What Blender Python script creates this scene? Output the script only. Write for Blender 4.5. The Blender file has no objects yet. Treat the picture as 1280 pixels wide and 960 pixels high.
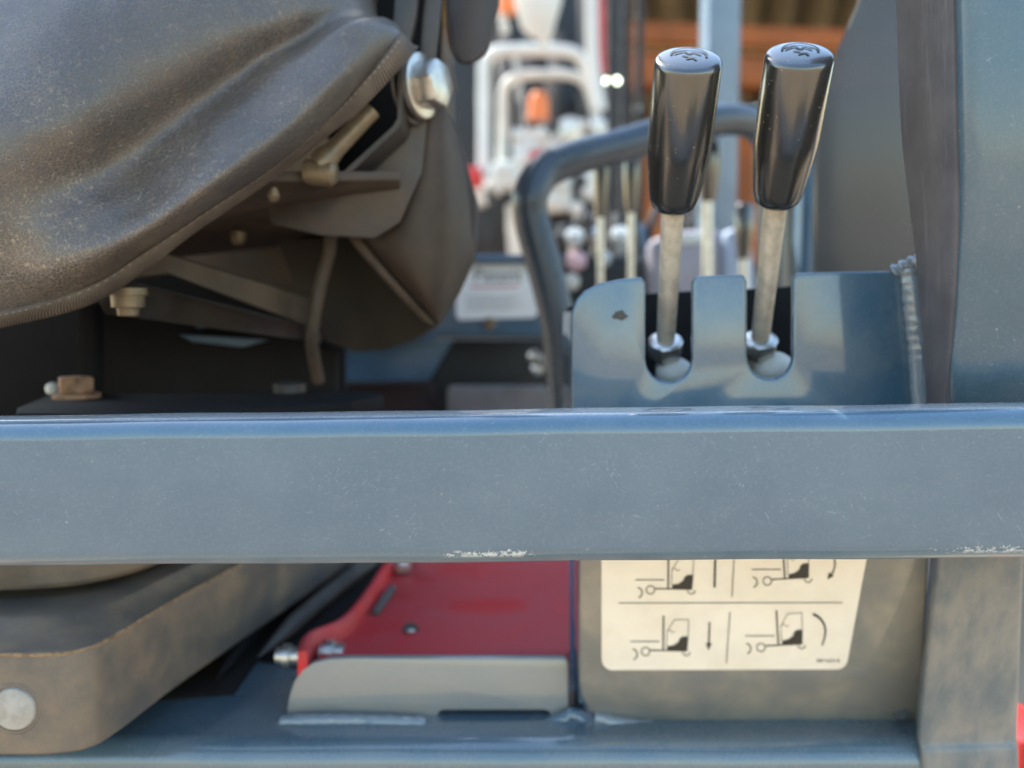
import bpy, bmesh, math, random
from mathutils import Vector, Matrix, noise
R = math.radians
random.seed(7)
scene = bpy.context.scene

# ------------------------------------------------------------------ camera, sky, sun, exposure
CAM = Vector((0, 0, 1.15)); PITCH = R(5.0); HFOV = R(60)
cd = bpy.data.cameras.new("camera"); cam = bpy.data.objects.new("camera", cd)
scene.collection.objects.link(cam); scene.camera = cam
cam.location = CAM; cam.rotation_euler = (R(90) - PITCH, 0, 0)
cd.sensor_width = 36; cd.lens = 18 / math.tan(HFOV / 2)
cd.clip_start = 0.01; cd.clip_end = 2000
cd.dof.use_dof = True; cd.dof.focus_distance = 0.292; cd.dof.aperture_fstop = cd.lens / 4.9
SUN_AZ, SUN_EL = R(-42), R(50)           # azimuth from +Y (negative = to the left), elevation
w = bpy.data.worlds.new("World"); scene.world = w; w.use_nodes = True
nt = w.node_tree; nt.nodes.clear()
sky = nt.nodes.new("ShaderNodeTexSky"); sky.sky_type = 'NISHITA'; sky.sun_disc = False
sky.sun_elevation = SUN_EL; sky.sun_rotation = SUN_AZ; sky.air_density = 1.9; sky.dust_density = 1.2; sky.ozone_density = 3.2
bg = nt.nodes.new("ShaderNodeBackground"); bg.inputs[1].default_value = 0.15
wo = nt.nodes.new("ShaderNodeOutputWorld")
nt.links.new(sky.outputs[0], bg.inputs[0]); nt.links.new(bg.outputs[0], wo.inputs[0])
sd = bpy.data.lights.new("sun", 'SUN'); sd.energy = 4.5; sd.angle = R(0.53); sd.color = (1, 0.94, 0.84)
sun = bpy.data.objects.new("sun", sd); scene.collection.objects.link(sun)
sdir = Vector((math.sin(SUN_AZ) * math.cos(SUN_EL), math.cos(SUN_AZ) * math.cos(SUN_EL), math.sin(SUN_EL)))
sun.rotation_euler = sdir.to_track_quat('Z', 'Y').to_euler()
vs = scene.view_settings
vs.view_transform = 'Standard'; vs.look = 'None'; vs.gamma = 1; vs.exposure = 1.62; vs.use_curve_mapping = False
scene.cycles.use_denoising = True; scene.cycles.max_bounces = 8
scene.cycles.sample_clamp_indirect = 6

# ------------------------------------------------------------------ geometry helpers
F = 640 / math.tan(HFOV / 2)
RT = Vector((1, 0, 0)); UP = Vector((0, math.sin(PITCH), math.cos(PITCH))); FW = Vector((0, math.cos(PITCH), -math.sin(PITCH)))
def ray(px, py): return RT * ((px - 640) / F) + UP * ((480 - py) / F) + FW
def P(px, py, Y): d = ray(px, py); return CAM + d * (Y / d.y)
def PZ(px, py, z): d = ray(px, py); return CAM + d * ((z - CAM.z) / d.z)
def PPL(px, py, p0, n): d = ray(px, py); return CAM + d * ((p0 - CAM).dot(n) / d.dot(n))
def mmpx(Y): return Y / F
EMPTYLOC = {}
def tag(o, label=None, cat=None, group=None, kind=None):
    if label: o["label"] = label
    if cat: o["category"] = cat
    if group: o["group"] = group
    if kind: o["kind"] = kind
    return o
def thing(name, loc, label, cat, group=None):
    o = bpy.data.objects.new(name, None); scene.collection.objects.link(o); o.location = loc
    o.empty_display_size = 0.05; EMPTYLOC[o.name] = Vector(loc); return tag(o, label, cat, group)
def world_of(o):
    if o.parent is None: return o.matrix_basis.copy()
    return world_of(o.parent) @ o.matrix_parent_inverse @ o.matrix_basis
def link(o, parent):
    scene.collection.objects.link(o)
    if parent: o.parent = parent; o.matrix_parent_inverse = world_of(parent).inverted()
    return o
def mesh(name, verts, faces, mat, parent=None, smooth=True, angle=35, uvs=None, bevel=0, bseg=2, label=None, sub=0):
    me = bpy.data.meshes.new(name); me.from_pydata([tuple(v) for v in verts], [], faces); me.update()
    bm = bmesh.new(); bm.from_mesh(me); bmesh.ops.recalc_face_normals(bm, faces=bm.faces)
    if bevel:
        es = [e for e in bm.edges if len(e.link_faces) == 2 and e.calc_face_angle(0) > R(30)]
        bmesh.ops.bevel(bm, geom=es, offset=bevel, segments=bseg, profile=0.5, affect='EDGES', clamp_overlap=True)
    bm.to_mesh(me); bm.free()
    if uvs:
        ul = me.uv_layers.new(name="UVMap")
        for lp in me.loops: ul.data[lp.index].uv = uvs[lp.vertex_index]
    me.materials.append(mat)
    for p in me.polygons: p.use_smooth = smooth
    if smooth:
        try: me.set_sharp_from_angle(angle=R(angle))
        except Exception: pass
    o = bpy.data.objects.new(name, me); link(o, parent)
    if sub:
        m = o.modifiers.new("sub", 'SUBSURF'); m.levels = sub; m.render_levels = sub
    if label: o["label"] = label
    return o
def crom(pts, n, closed=False):
    pts = [Vector(p) for p in pts]; out = []; N = len(pts)
    rng = range(N) if closed else range(N - 1)
    for i in rng:
        p0 = pts[(i - 1) % N] if closed else pts[max(i - 1, 0)]
        p1 = pts[i]; p2 = pts[(i + 1) % N]
        p3 = pts[(i + 2) % N] if closed else pts[min(i + 2, N - 1)]
        for k in range(n):
            t = k / n
            out.append(0.5 * (2 * p1 + (p2 - p0) * t + (2 * p0 - 5 * p1 + 4 * p2 - p3) * t * t + (3 * p1 - p0 - 3 * p2 + p3) * t ** 3))
    if not closed: out.append(pts[-1])
    return out
def tube(name, pts, rad, mat, parent=None, seg=16, smooth_n=0, rfun=None, cap=True, label=None):
    if smooth_n: pts = crom(pts, smooth_n)
    pts = [Vector(p) for p in pts]; vs_, fs = [], []
    t0 = (pts[1] - pts[0]).normalized(); nrm = t0.orthogonal().normalized(); L = 0; uv = []
    for i, p in enumerate(pts):
        t = ((pts[min(i + 1, len(pts) - 1)] - pts[max(i - 1, 0)])).normalized()
        nrm = (nrm - t * nrm.dot(t)).normalized(); b = t.cross(nrm)
        if i: L += (p - pts[i - 1]).length
        r = rad[i] if isinstance(rad, (list, tuple)) else rad
        for k in range(seg):
            a = 2 * math.pi * k / seg
            rr = r * (rfun(L, a) if rfun else 1)
            vs_.append(p + (nrm * math.cos(a) + b * math.sin(a)) * rr); uv.append((L, a / (2 * math.pi)))
    for i in range(len(pts) - 1):
        for k in range(seg):
            k2 = (k + 1) % seg
            fs.append((i * seg + k, i * seg + k2, (i + 1) * seg + k2, (i + 1) * seg + k))
    if cap: fs.append(tuple(range(seg))); fs.append(tuple((len(pts) - 1) * seg + k for k in range(seg)))
    return mesh(name, vs_, fs, mat, parent, uvs=uv, label=label)
def lathe(name, a, b, prof, mat, parent=None, seg=40, label=None, angle=35):
    # prof: list of (t along a->b in metres, radius)
    a = Vector(a); ax = (Vector(b) - a).normalized(); n = ax.orthogonal().normalized(); c = ax.cross(n); vs_, fs = [], []
    for (t, r) in prof:
        for k in range(seg):
            an = 2 * math.pi * k / seg
            vs_.append(a + ax * t + (n * math.cos(an) + c * math.sin(an)) * r)
    for i in range(len(prof) - 1):
        for k in range(seg):
            k2 = (k + 1) % seg
            fs.append((i * seg + k, i * seg + k2, (i + 1) * seg + k2, (i + 1) * seg + k))
    fs.append(tuple(range(seg))); fs.append(tuple((len(prof) - 1) * seg + k for k in range(seg)))
    return mesh(name, vs_, fs, mat, parent, label=label, angle=angle)
def hexa(name, a, b, r, mat, parent=None, rot=0.0, label=None, bev=0.0006):
    a = Vector(a); b = Vector(b); ax = (b - a).normalized(); n = ax.orthogonal().normalized()
    n = Matrix.Rotation(rot, 3, ax) @ n; c = ax.cross(n); vs_ = []
    for p in (a, b):
        for k in range(6):
            an = math.pi / 3 * k; vs_.append(p + (n * math.cos(an) + c * math.sin(an)) * r)
    fs = [(0, 1, 2, 3, 4, 5), (6, 7, 8, 9, 10, 11)] + [(k, (k + 1) % 6, 6 + (k + 1) % 6, 6 + k) for k in range(6)]
    return mesh(name, vs_, fs, mat, parent, bevel=bev, label=label, angle=50)
def prism3(name, front, back, mat, parent=None, bevel=0.001, label=None, bseg=2, angle=40):
    n = len(front); vs_ = list(front) + list(back)
    fs = [tuple(range(n)), tuple(range(2 * n - 1, n - 1, -1))] + [(k, (k + 1) % n, n + (k + 1) % n, n + k) for k in range(n)]
    return mesh(name, vs_, fs, mat, parent, bevel=bevel, label=label, bseg=bseg, angle=angle)
def prism(name, outline, Y, th, mat, parent=None, bevel=0.001, label=None, bseg=2):
    f = [P(x, y, Y) for x, y in outline]
    return prism3(name, f, [v + Vector((0, th, 0)) for v in f], mat, parent, bevel, label, bseg)
def box(name, lo, hi, mat, parent=None, bevel=0.002, label=None, rot=None):
    x0, y0, z0 = lo; x1, y1, z1 = hi
    vs_ = [Vector(v) for v in ((x0, y0, z0), (x1, y0, z0), (x1, y1, z0), (x0, y1, z0), (x0, y0, z1), (x1, y0, z1), (x1, y1, z1), (x0, y1, z1))]
    if rot: c = (vs_[0] + vs_[6]) / 2; vs_ = [c + rot @ (v - c) for v in vs_]
    fs = [(0, 1, 2, 3), (7, 6, 5, 4), (0, 4, 5, 1), (1, 5, 6, 2), (2, 6, 7, 3), (3, 7, 4, 0)]
    return mesh(name, vs_, fs, mat, parent, bevel=bevel, label=label)
def loft(name, rows, mat, parent=None, closed=False, capends=False, uvs=None, label=None, angle=35):
    n = len(rows[0]); vs_ = [v for r in rows for v in r]; fs = []
    for i in range(len(rows) - 1):
        for k in range(n if closed else n - 1):
            k2 = (k + 1) % n; fs.append((i * n + k, i * n + k2, (i + 1) * n + k2, (i + 1) * n + k))
    if capends: fs.append(tuple(range(n))); fs.append(tuple((len(rows) - 1) * n + k for k in range(n)))
    return mesh(name, vs_, fs, mat, parent, uvs=uvs, label=label, angle=angle)
def arc(cx, cy, r, a0, a1, n=8): return [(cx + r * math.cos(R(a0 + (a1 - a0) * i / n)), cy + r * math.sin(R(a0 + (a1 - a0) * i / n))) for i in range(n + 1)]
def rrect(x0, z0, x1, z1, r, n=6):
    return arc(x1 - r, z1 - r, r, 0, 90, n) + arc(x0 + r, z1 - r, r, 90, 180, n) + arc(x0 + r, z0 + r, r, 180, 270, n) + arc(x1 - r, z0 + r, r, 270, 360, n)

# ------------------------------------------------------------------ materials
class NB:
    def __init__(s, name):
        s.m = bpy.data.materials.new(name); s.m.use_nodes = True; s.t = s.m.node_tree; s.t.nodes.clear()
        s.out = s.n("OutputMaterial"); s.b = s.n("BsdfPrincipled"); s.l(s.b.outputs[0], s.out.inputs[0])
        s.tc = s.n("TexCoord"); s.co = s.tc.outputs["Object"]
    def n(s, t): return s.t.nodes.new("ShaderNode" + t)
    def l(s, a, b): s.t.links.new(a, b)
    def put(s, sock, v):
        if hasattr(v, "is_output") or isinstance(v, bpy.types.NodeSocket): s.l(v, sock)
        else: sock.default_value = (*v, 1) if isinstance(v, tuple) and len(v) == 3 and sock.type == 'RGBA' else v
    def noise(s, scale, detail=3, rough=0.55, co=None, dist=0):
        n = s.n("TexNoise"); s.l(co or s.co, n.inputs["Vector"]); n.inputs["Scale"].default_value = scale
        n.inputs["Detail"].default_value = detail; n.inputs["Roughness"].default_value = rough; n.inputs["Distortion"].default_value = dist
        return n.outputs[0]
    def mapping(s, scale=(1, 1, 1), rot=(0, 0, 0), co=None, loc=(0, 0, 0)):
        n = s.n("Mapping"); s.l(co or s.co, n.inputs[0]); n.inputs[1].default_value = loc; n.inputs[2].default_value = rot; n.inputs[3].default_value = scale
        return n.outputs[0]
    def voro(s, scale, feature='F1', co=None, out=0, rnd=1.0):
        n = s.n("TexVoronoi"); n.feature = feature; s.l(co or s.co, n.inputs["Vector"]); n.inputs["Scale"].default_value = scale
        n.inputs["Randomness"].default_value = rnd
        return n.outputs[out]
    def ramp(s, v, a, b, lo=0.0, hi=1.0):
        n = s.n("MapRange"); n.interpolation_type = 'SMOOTHSTEP'; s.put(n.inputs[0], v)
        for i, x in enumerate((a, b, lo, hi)): s.put(n.inputs[1 + i], x)
        return n.outputs[0]
    def math(s, op, a, b=0.0, clamp=False):
        n = s.n("Math"); n.operation = op; n.use_clamp = clamp; s.put(n.inputs[0], a); s.put(n.inputs[1], b); return n.outputs[0]
    def mix(s, f, a, b):
        n = s.n("Mix"); n.data_type = 'RGBA'; s.put(n.inputs[0], f); s.put(n.inputs[6], a); s.put(n.inputs[7], b); return n.outputs[2]
    def sep(s, co=None):
        n = s.n("SeparateXYZ"); s.l(co or s.co, n.inputs[0]); return n.outputs
    def bump(s, h, strength, dist, prev=None):
        n = s.n("Bump"); s.put(n.inputs["Height"], h); n.inputs["Strength"].default_value = strength; n.inputs["Distance"].default_value = dist
        if prev: s.l(prev, n.inputs["Normal"])
        return n.outputs[0]
    def done(s, col, rough=0.5, metal=0.0, normal=None, **kw):
        s.put(s.b.inputs["Base Color"], col); s.put(s.b.inputs["Roughness"], rough); s.put(s.b.inputs["Metallic"], metal)
        if normal: s.l(normal, s.b.inputs["Normal"])
        for k, v in kw.items(): s.put(s.b.inputs[k.replace("_", " ")], v)
        return s.m
    def scratches(s, scale, width, rots, masks=6.0, seed=0):
        tot = None
        for i, r in enumerate(rots):
            co = s.mapping((1, 1, 1), (0, r, r * 0.3))
            co = s.mapping((scale, scale, scale * 0.10), co=co, loc=(seed + i * 3.1, i * 1.7, 0))
            nz = s.noise(1.0, 1, 0.4, co)
            ln = s.ramp(s.math('ABSOLUTE', s.math('SUBTRACT', nz, 0.5)), 0.0, width, 1, 0)
            mk = s.math('MULTIPLY', s.ramp(s.noise(38 + 17 * i, 3, 0.6, s.mapping(loc=(seed * 2 + i, 0, i))), 0.50, 0.68), s.ramp(s.noise(masks * 60 + 37 * i, 2, 0.5, s.mapping(loc=(seed * 2 + i, 0, i))), 0.48, 0.60))
            ln = s.math('MULTIPLY', ln, mk); tot = ln if tot is None else s.math('MAXIMUM', tot, ln)
        return tot

BLUE = (0.050, 0.112, 0.172)
def paint(name, base=BLUE, rough=0.34, dust=0.35, dustcol=(0.34, 0.33, 0.30), chips=None, scr=0.6, bumpy=0.15, dscale=30, low=None, coat=0.9):
    b = NB(name)
    big = b.noise(dscale, 4, 0.6); fine = b.noise(900, 3, 0.6)
    d = b.math('MULTIPLY', b.ramp(big, 0.35, 0.75), dust)
    if chips:
        zz = b.sep()[2]
        d = b.math('MAXIMUM', d, b.math('MULTIPLY', b.ramp(zz, -0.0236, -0.0190, 1, 0), b.ramp(b.noise(40, 4, 0.6), 0.2, 0.7, 0.35, 0.8)))  # ground reflection painted along the lower edge through the dust mix
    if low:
        d = b.math('ADD', d, b.math('MULTIPLY', b.ramp(b.sep()[2], low[0], low[1], 1, 0), b.ramp(b.noise(1, 5, 0.65, b.mapping((90, 90, 40))), 0.3, 0.7, 0.15, 0.60)), True)  # dust settled low, with light off the ground also put into this beige
    sp = b.ramp(b.voro(330), 0.02, 0.09, 1, 0)
    sp = b.math('MULTIPLY', sp, b.ramp(b.noise(48, 4, 0.7), 0.52, 0.66))
    sp2 = b.math('MULTIPLY', b.ramp(b.voro(95), 0.025, 0.06, 1, 0), b.ramp(b.noise(60, 2, 0.5, b.mapping(loc=(5, 2, 1))), 0.5, 0.58))
    s_ = b.math('MAXIMUM', b.scratches(700, 0.010, (0.5, -0.75, 1.25, -1.2, 1.6)), b.math('MULTIPLY', b.scratches(150, 0.0018, (0.95, -1.05, 0.3), 10, 4), 0.8))
    col = b.mix(d, base, dustcol)
    col = b.mix(b.math('MULTIPLY', b.ramp(fine, 0.45, 0.75), 0.06), col, (0.40, 0.43, 0.44))
    col = b.mix(b.math('MULTIPLY', s_, scr), col, (0.34, 0.39, 0.42))
    col = b.mix(b.math('MULTIPLY', sp, 0.45), col, (0.50, 0.50, 0.46))
    col = b.mix(b.math('MULTIPLY', sp2, 0.35), col, (0.44, 0.41, 0.32))
    ro = b.math('ADD', rough, b.math('MULTIPLY', b.math('ADD', d, b.math('MULTIPLY', fine, 0.2)), 0.35))
    if chips:
        tp = b.math('MULTIPLY', b.ramp(zz, 0.0238, 0.0244), b.ramp(b.noise(900, 4, 0.7), 0.3, 0.6, 0.35, 1.0))
        col = b.mix(tp, col, (0.40, 0.40, 0.40)); ro = b.math('ADD', ro, b.math('MULTIPLY', tp, 0.4))
        c = chips(b); col = b.mix(b.math('MULTIPLY', c, 0.85), col, (0.58, 0.62, 0.63)); ro = b.math('ADD', ro, b.math('MULTIPLY', c, 0.3))
    nb = b.bump(b.noise(260, 2), bumpy, 0.0004)
    nb = b.bump(b.noise(45, 2), bumpy, 0.0008, nb)
    return b.done(col, ro, 0.0, nb, Coat_Weight=coat, Coat_Roughness=0.07, Coat_IOR=1.65)
def plain(name, base, rough=0.5, metal=0.0, var=0.25, scale=60, bump=0.2, bscale=500, dust=0.0, dustcol=(0.3, 0.24, 0.17), **kw):
    b = NB(name)
    n1 = b.noise(scale, 4, 0.6); dk = tuple(c * (1 - var) for c in base); lt = tuple(min(1, c * (1 + var)) for c in base)
    col = b.mix(b.ramp(n1, 0.3, 0.7), dk, lt)
    if dust: col = b.mix(b.math('MULTIPLY', b.ramp(b.noise(scale * 0.6 + 3, 5, 0.65, b.mapping(loc=(3, 1, 7))), 0.35, 0.7), dust), col, dustcol)
    ro = b.math('ADD', rough - 0.06, b.math('MULTIPLY', n1, 0.12))
    nb = b.bump(b.noise(bscale, 3), bump, 0.0004) if bump else None
    return b.done(col, ro, metal, nb, **kw)

def rail_chips(b):
    x, y, z = b.sep()
    ed = b.ramp(z, -0.0215, -0.0150, 1, 0)
    def rng(a0, a1, f): return b.math('MULTIPLY', b.ramp(x, a0, a0 + f), b.ramp(x, a1 - f, a1, 1, 0))
    bands = b.math('MAXIMUM', rng(-0.030, 0.014, 0.012), rng(0.105, 0.24, 0.05))
    bands = b.math('MAXIMUM', bands, 0.12)
    ch = b.noise(640, 6, 0.8, b.mapping((0.8, 1, 1)))
    k = b.math('ADD', b.math('MULTIPLY', b.math('MULTIPLY', ed, bands), 0.36), ch)
    k = b.ramp(k, 0.81, 0.86)
    return b.math('MULTIPLY', k, b.ramp(z, -0.0222, -0.0205))
M = {}
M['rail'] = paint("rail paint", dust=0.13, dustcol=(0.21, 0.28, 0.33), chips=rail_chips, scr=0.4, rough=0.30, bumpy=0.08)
M['paint'] = paint("blue grey paint", dust=0.22, scr=0.3, rough=0.28)
M['paint_far'] = plain("blue grey paint far", (0.055, 0.115, 0.18), 0.35, 0, 0.15, 20, 0)
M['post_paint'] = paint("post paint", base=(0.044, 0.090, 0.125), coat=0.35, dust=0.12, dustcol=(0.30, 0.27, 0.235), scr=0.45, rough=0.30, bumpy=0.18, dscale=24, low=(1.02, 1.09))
M['dirty_paint'] = paint("dusty lower paint", base=(0.175, 0.18, 0.17), dust=0.55, dustcol=(0.36, 0.32, 0.24), scr=0.2, rough=0.42, dscale=38)
M['tab'] = paint("ground-lit tab paint", base=(0.22, 0.235, 0.235), dust=0.4, dustcol=(0.31, 0.29, 0.25), scr=0.15, rough=0.45)  # grey-beige colour stands in for ground light on the blue paint
M['weld'] = paint("weld paint", base=(0.17, 0.22, 0.26), dust=0.2, scr=0.1, rough=0.22, bumpy=0.9)
M['sill'] = paint("sill paint", base=(0.072, 0.125, 0.168), dust=0.12, scr=0.12, rough=0.22, bumpy=0.5)
M['red'] = plain("red paint", (0.52, 0.010, 0.018), 0.55, 0, 0.2, 35, 0.15, dust=0.5, dustcol=(0.33, 0.09, 0.09))
M['red_far'] = plain("red far", (0.5, 0.03, 0.03), 0.4, 0, 0.1, 20, 0)
M['black'] = plain("black plastic", (0.016, 0.016, 0.018), 0.45, 0, 0.3, 60, 0.2)
M['blackmetal'] = plain("black metal", (0.02, 0.02, 0.023), 0.5, 0, 0.3, 40, 0.3, dust=0.25, dustcol=(0.09, 0.075, 0.06))
M['hosegrey'] = plain("grey hose", (0.07, 0.065, 0.062), 0.6, 0, 0.3, 40, 0.3)
M['bowl'] = plain("shade-darkened brown bowl", (0.020, 0.014, 0.008), 0.75, 0, 0.4, 30, 0.3)  # brown darkened so the colour carries the bowl's shade
M['pinkcap'] = plain("pink cap", (0.62, 0.42, 0.45), 0.4, 0, 0.1, 20, 0)
M['kick'] = plain("dark maroon", (0.02, 0.006, 0.007), 0.7, 0, 0.2, 30, 0)
M['stepgrey'] = plain("step grey", (0.16, 0.15, 0.155), 0.6, 0, 0.2, 30, 0)
def m_liner():
    b = NB("scuffed grey liner")
    st = b.noise(1, 5, 0.65, b.mapping((260, 260, 22))); bg_ = b.noise(26, 4, 0.6)
    col = b.mix(b.ramp(bg_, 0.3, 0.7), (0.066, 0.063, 0.070), (0.12, 0.112, 0.118))
    col = b.mix(b.math('MULTIPLY', b.ramp(st, 0.52, 0.72), 0.45), col, (0.19, 0.18, 0.185))
    col = b.mix(b.math('MULTIPLY', b.ramp(b.voro(300), 0.02, 0.08, 1, 0), 0.3), col, (0.4, 0.4, 0.4))
    return b.done(col, b.math('ADD', 0.42, b.math('MULTIPLY', st, 0.25)), 0, b.bump(st, 0.3, 0.0004), Specular_IOR_Level=0.35)
M['liner'] = m_liner()
M['sand'] = plain("caked dust", (0.24, 0.165, 0.10), 0.85, 0, 0.4, 300, 0.6)
M['bay'] = plain("shade black", (0.007, 0.007, 0.008), 0.75, 0, 0.3, 40, 0, Specular_IOR_Level=0.2)  # black parts, deepened so the colour also carries the bay's shade
M['browndirt'] = plain("dusty seat pan", (0.055, 0.043, 0.032), 0.62, 0, 0.3, 30, 0.4, dust=0.65, dustcol=(0.115, 0.080, 0.050))
M['bracket'] = plain("bracket steel", (0.052, 0.049, 0.050), 0.42, 0.3, 0.25, 40, 0.2, dust=0.5, dustcol=(0.10, 0.072, 0.048))
M['steel'] = plain("zinc plated steel", (0.62, 0.61, 0.58), 0.32, 0.85, 0.15, 160, 0.3, dust=0.3, dustcol=(0.35, 0.29, 0.2))
M['rod'] = plain("dull zinc rod", (0.60, 0.55, 0.46), 0.45, 0.2, 0.2, 190, 0.5, 700, dust=0.4, dustcol=(0.50, 0.43, 0.33))
M['tan'] = plain("tan dusty metal", (0.20, 0.155, 0.10), 0.42, 0.4, 0.2, 140, 0.3)
M['rust'] = plain("rusty bolt", (0.25, 0.12, 0.06), 0.7, 0.2, 0.5, 180, 0.8, dust=0.6, dustcol=(0.42, 0.26, 0.16))
M['white'] = plain("white paint", (0.60, 0.64, 0.63), 0.4, 0, 0.06, 10, 0)
M['offwhite'] = plain("off white", (0.62, 0.62, 0.57), 0.5, 0, 0.1, 12, 0)
M['capgrey'] = plain("pale grey cap", (0.36, 0.35, 0.33), 0.5, 0, 0.15, 200, 0.3, dust=0.3)
M['orange'] = plain("orange plastic", (0.75, 0.20, 0.05), 0.4, 0, 0.1, 12, 0)
M['darkgrey'] = plain("dark grey", (0.012, 0.0145, 0.018), 0.5, 0, 0.3, 4, 0)
M['chain'] = plain("chain steel", (0.07, 0.07, 0.072), 0.6, 0.2, 0.3, 60, 0)
M['print'] = plain("print black", (0.045, 0.042, 0.036), 0.55, 0, 0.1, 60, 0)
M['printgrey'] = plain("print grey", (0.25, 0.27, 0.30), 0.55, 0, 0.1, 60, 0)
M['printred'] = plain("print red", (0.65, 0.22, 0.28), 0.55, 0, 0.1, 60, 0)
M['decal'] = plain("instruction decal", (0.84, 0.81, 0.73), 0.42, 0, 0.04, 50, 0.05, dust=0.25, dustcol=(0.66, 0.56, 0.40))
M['sticker'] = plain("white sticker", (0.84, 0.91, 0.96), 0.4, 0, 0.03, 50, 0)
def m_knob():
    b = NB("glossy black knob")
    sp = b.math('MULTIPLY', b.ramp(b.voro(420), 0.05, 0.14, 1, 0), b.ramp(b.noise(130, 3), 0.53, 0.60))
    fine = b.math('MULTIPLY', b.ramp(b.noise(1300, 2), 0.55, 0.75), 0.10)
    col = b.mix(b.math('MAXIMUM', sp, fine), (0.014, 0.0155, 0.015), (0.42, 0.37, 0.28))
    ro = b.math('ADD', 0.16, b.math('MULTIPLY', b.noise(240, 3), 0.16))
    return b.done(col, ro, 0, b.bump(b.noise(160, 3), 0.05, 0.0004), Specular_IOR_Level=1.0, Coat_Weight=1.0, Coat_IOR=1.6, Coat_Roughness=0.17)
M['knob'] = m_knob()
def m_leather():
    b = NB("worn black vinyl")
    x, y, z = b.sep()
    w1 = b.n("TexNoise"); b.l(b.co, w1.inputs["Vector"]); w1.inputs["Scale"].default_value = 330; w1.inputs["Detail"].default_value = 2
    vm = b.n("VectorMath"); vm.operation = 'SCALE'; b.l(w1.outputs["Color"], vm.inputs[0]); vm.inputs[3].default_value = 0.0016
    va = b.n("VectorMath"); va.operation = 'ADD'; b.l(b.co, va.inputs[0]); b.l(vm.outputs[0], va.inputs[1])
    co = va.outputs[0]
    e1 = b.voro(680, 'DISTANCE_TO_EDGE', co); e2 = b.voro(1050, 'DISTANCE_TO_EDGE', co)
    l1 = b.ramp(e1, 0.01, 0.13, 1, 0); l2 = b.ramp(e2, 0.01, 0.10, 1, 0)
    line = b.math('MAXIMUM', l1, b.math('MULTIPLY', l2, 0.35))
    dustm = b.ramp(b.noise(16, 4, 0.6), 0.36, 0.66)
    low = b.ramp(z, 1.12, 1.28, 1, 0.45)
    dm = b.math('MULTIPLY', b.math('ADD', 0.35, b.math('MULTIPLY', dustm, 0.65)), low)
    film = b.math('MULTIPLY', b.ramp(b.noise(70, 5, 0.7, b.mapping(loc=(4, 4, 1))), 0.30, 0.75), 0.42)
    col = b.mix(b.math('MULTIPLY', film, dm), (0.040, 0.035, 0.032), (0.25, 0.175, 0.11))
    col = b.mix(b.math('MULTIPLY', b.math('MULTIPLY', line, dm), 0.72), col, (0.36, 0.275, 0.19))
    wh = b.ramp(b.noise(700, 3, 0.7), 0.64, 0.74)
    col = b.mix(b.math('MULTIPLY', wh, 0.10), col, (0.5, 0.47, 0.42))
    ro = b.math('ADD', 0.34, b.math('MULTIPLY', b.math('MULTIPLY', line, dm), 0.25))
    h = b.math('SUBTRACT', 0, b.math('MAXIMUM', l1, b.math('MULTIPLY', l2, 0.4)))
    nb = b.bump(h, 0.8, 0.0003); nb = b.bump(b.noise(60, 3), 0.2, 0.0022, nb)
    return b.done(col, ro, 0, nb, Specular_IOR_Level=0.8, Coat_Weight=0.6, Coat_Roughness=0.42, Coat_IOR=1.55)
M['leather'] = m_leather()
M['vinyl'] = plain("dusty vinyl", (0.036, 0.028, 0.023), 0.55, 0, 0.3, 30, 0.3, 700, dust=0.55, dustcol=(0.085, 0.059, 0.039))
M['vinyl_dark'] = plain("dark vinyl", (0.04, 0.034, 0.038), 0.45, 0, 0.25, 30, 0.3, 700)
def m_binding():
    b = NB("ribbed edge binding")
    u = b.n("UVMap"); s = b.sep(u.outputs[0])
    rib = b.math('SINE', b.math('MULTIPLY', s[0], 2 * math.pi / 0.0011)); r01 = b.math('ADD', b.math('MULTIPLY', rib, 0.5), 0.5)
    nz = b.noise(55, 4)
    col = b.mix(b.math('MULTIPLY', r01, b.ramp(nz, 0.3, 0.7, 0.35, 1.0)), (0.035, 0.029, 0.025), (0.24, 0.18, 0.13))
    return b.done(col, 0.65, 0, b.bump(r01, 0.6, 0.0004))
M['binding'] = m_binding()
M['thread'] = plain("thread", (0.34, 0.28, 0.22), 0.7, 0, 0.2, 60, 0)
def m_plastic():
    b = NB("dusty black moulding")
    n1 = b.noise(32, 5, 0.65); n2 = b.noise(700, 4, 0.7)
    str_ = b.noise(1, 4, 0.6, b.mapping((60, 60, 900)))
    d = b.math('MULTIPLY', b.ramp(n1, 0.32, 0.72), 0.75)
    col = b.mix(d, (0.10, 0.095, 0.090), (0.25, 0.185, 0.125))
    col = b.mix(b.math('MULTIPLY', b.ramp(n2, 0.58, 0.75), 0.30), col, (0.36, 0.30, 0.24))
    col = b.mix(b.math('MULTIPLY', b.ramp(str_, 0.6, 0.8), 0.18), col, (0.3, 0.23, 0.16))
    return b.done(col, b.math('ADD', 0.42, b.math('MULTIPLY', d, 0.25)), 0, b.bump(n2, 0.35, 0.0003))
M['tray'] = m_plastic()
M['wood'] = plain("orange timber", (0.30, 0.082, 0.014), 0.6, 0, 0.3, 3, 0)
M['wood_light'] = plain("pale timber", (0.42, 0.24, 0.10), 0.6, 0, 0.2, 3, 0)
M['roof'] = plain("fibre cement roof", (0.30, 0.23, 0.14), 0.8, 0, 0.25, 2, 0)
def m_ground():
    b = NB("sandy paving")
    x = b.noise(1.2, 6, 0.6); col = b.mix(b.ramp(x, 0.3, 0.7), (0.25, 0.185, 0.12), (0.32, 0.24, 0.16))
    col = b.mix(b.math('MULTIPLY', b.ramp(b.noise(30, 4), 0.4, 0.7), 0.4), col, (0.20, 0.16, 0.11))
    return b.done(col, 0.9)
M['ground'] = m_ground()
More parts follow.
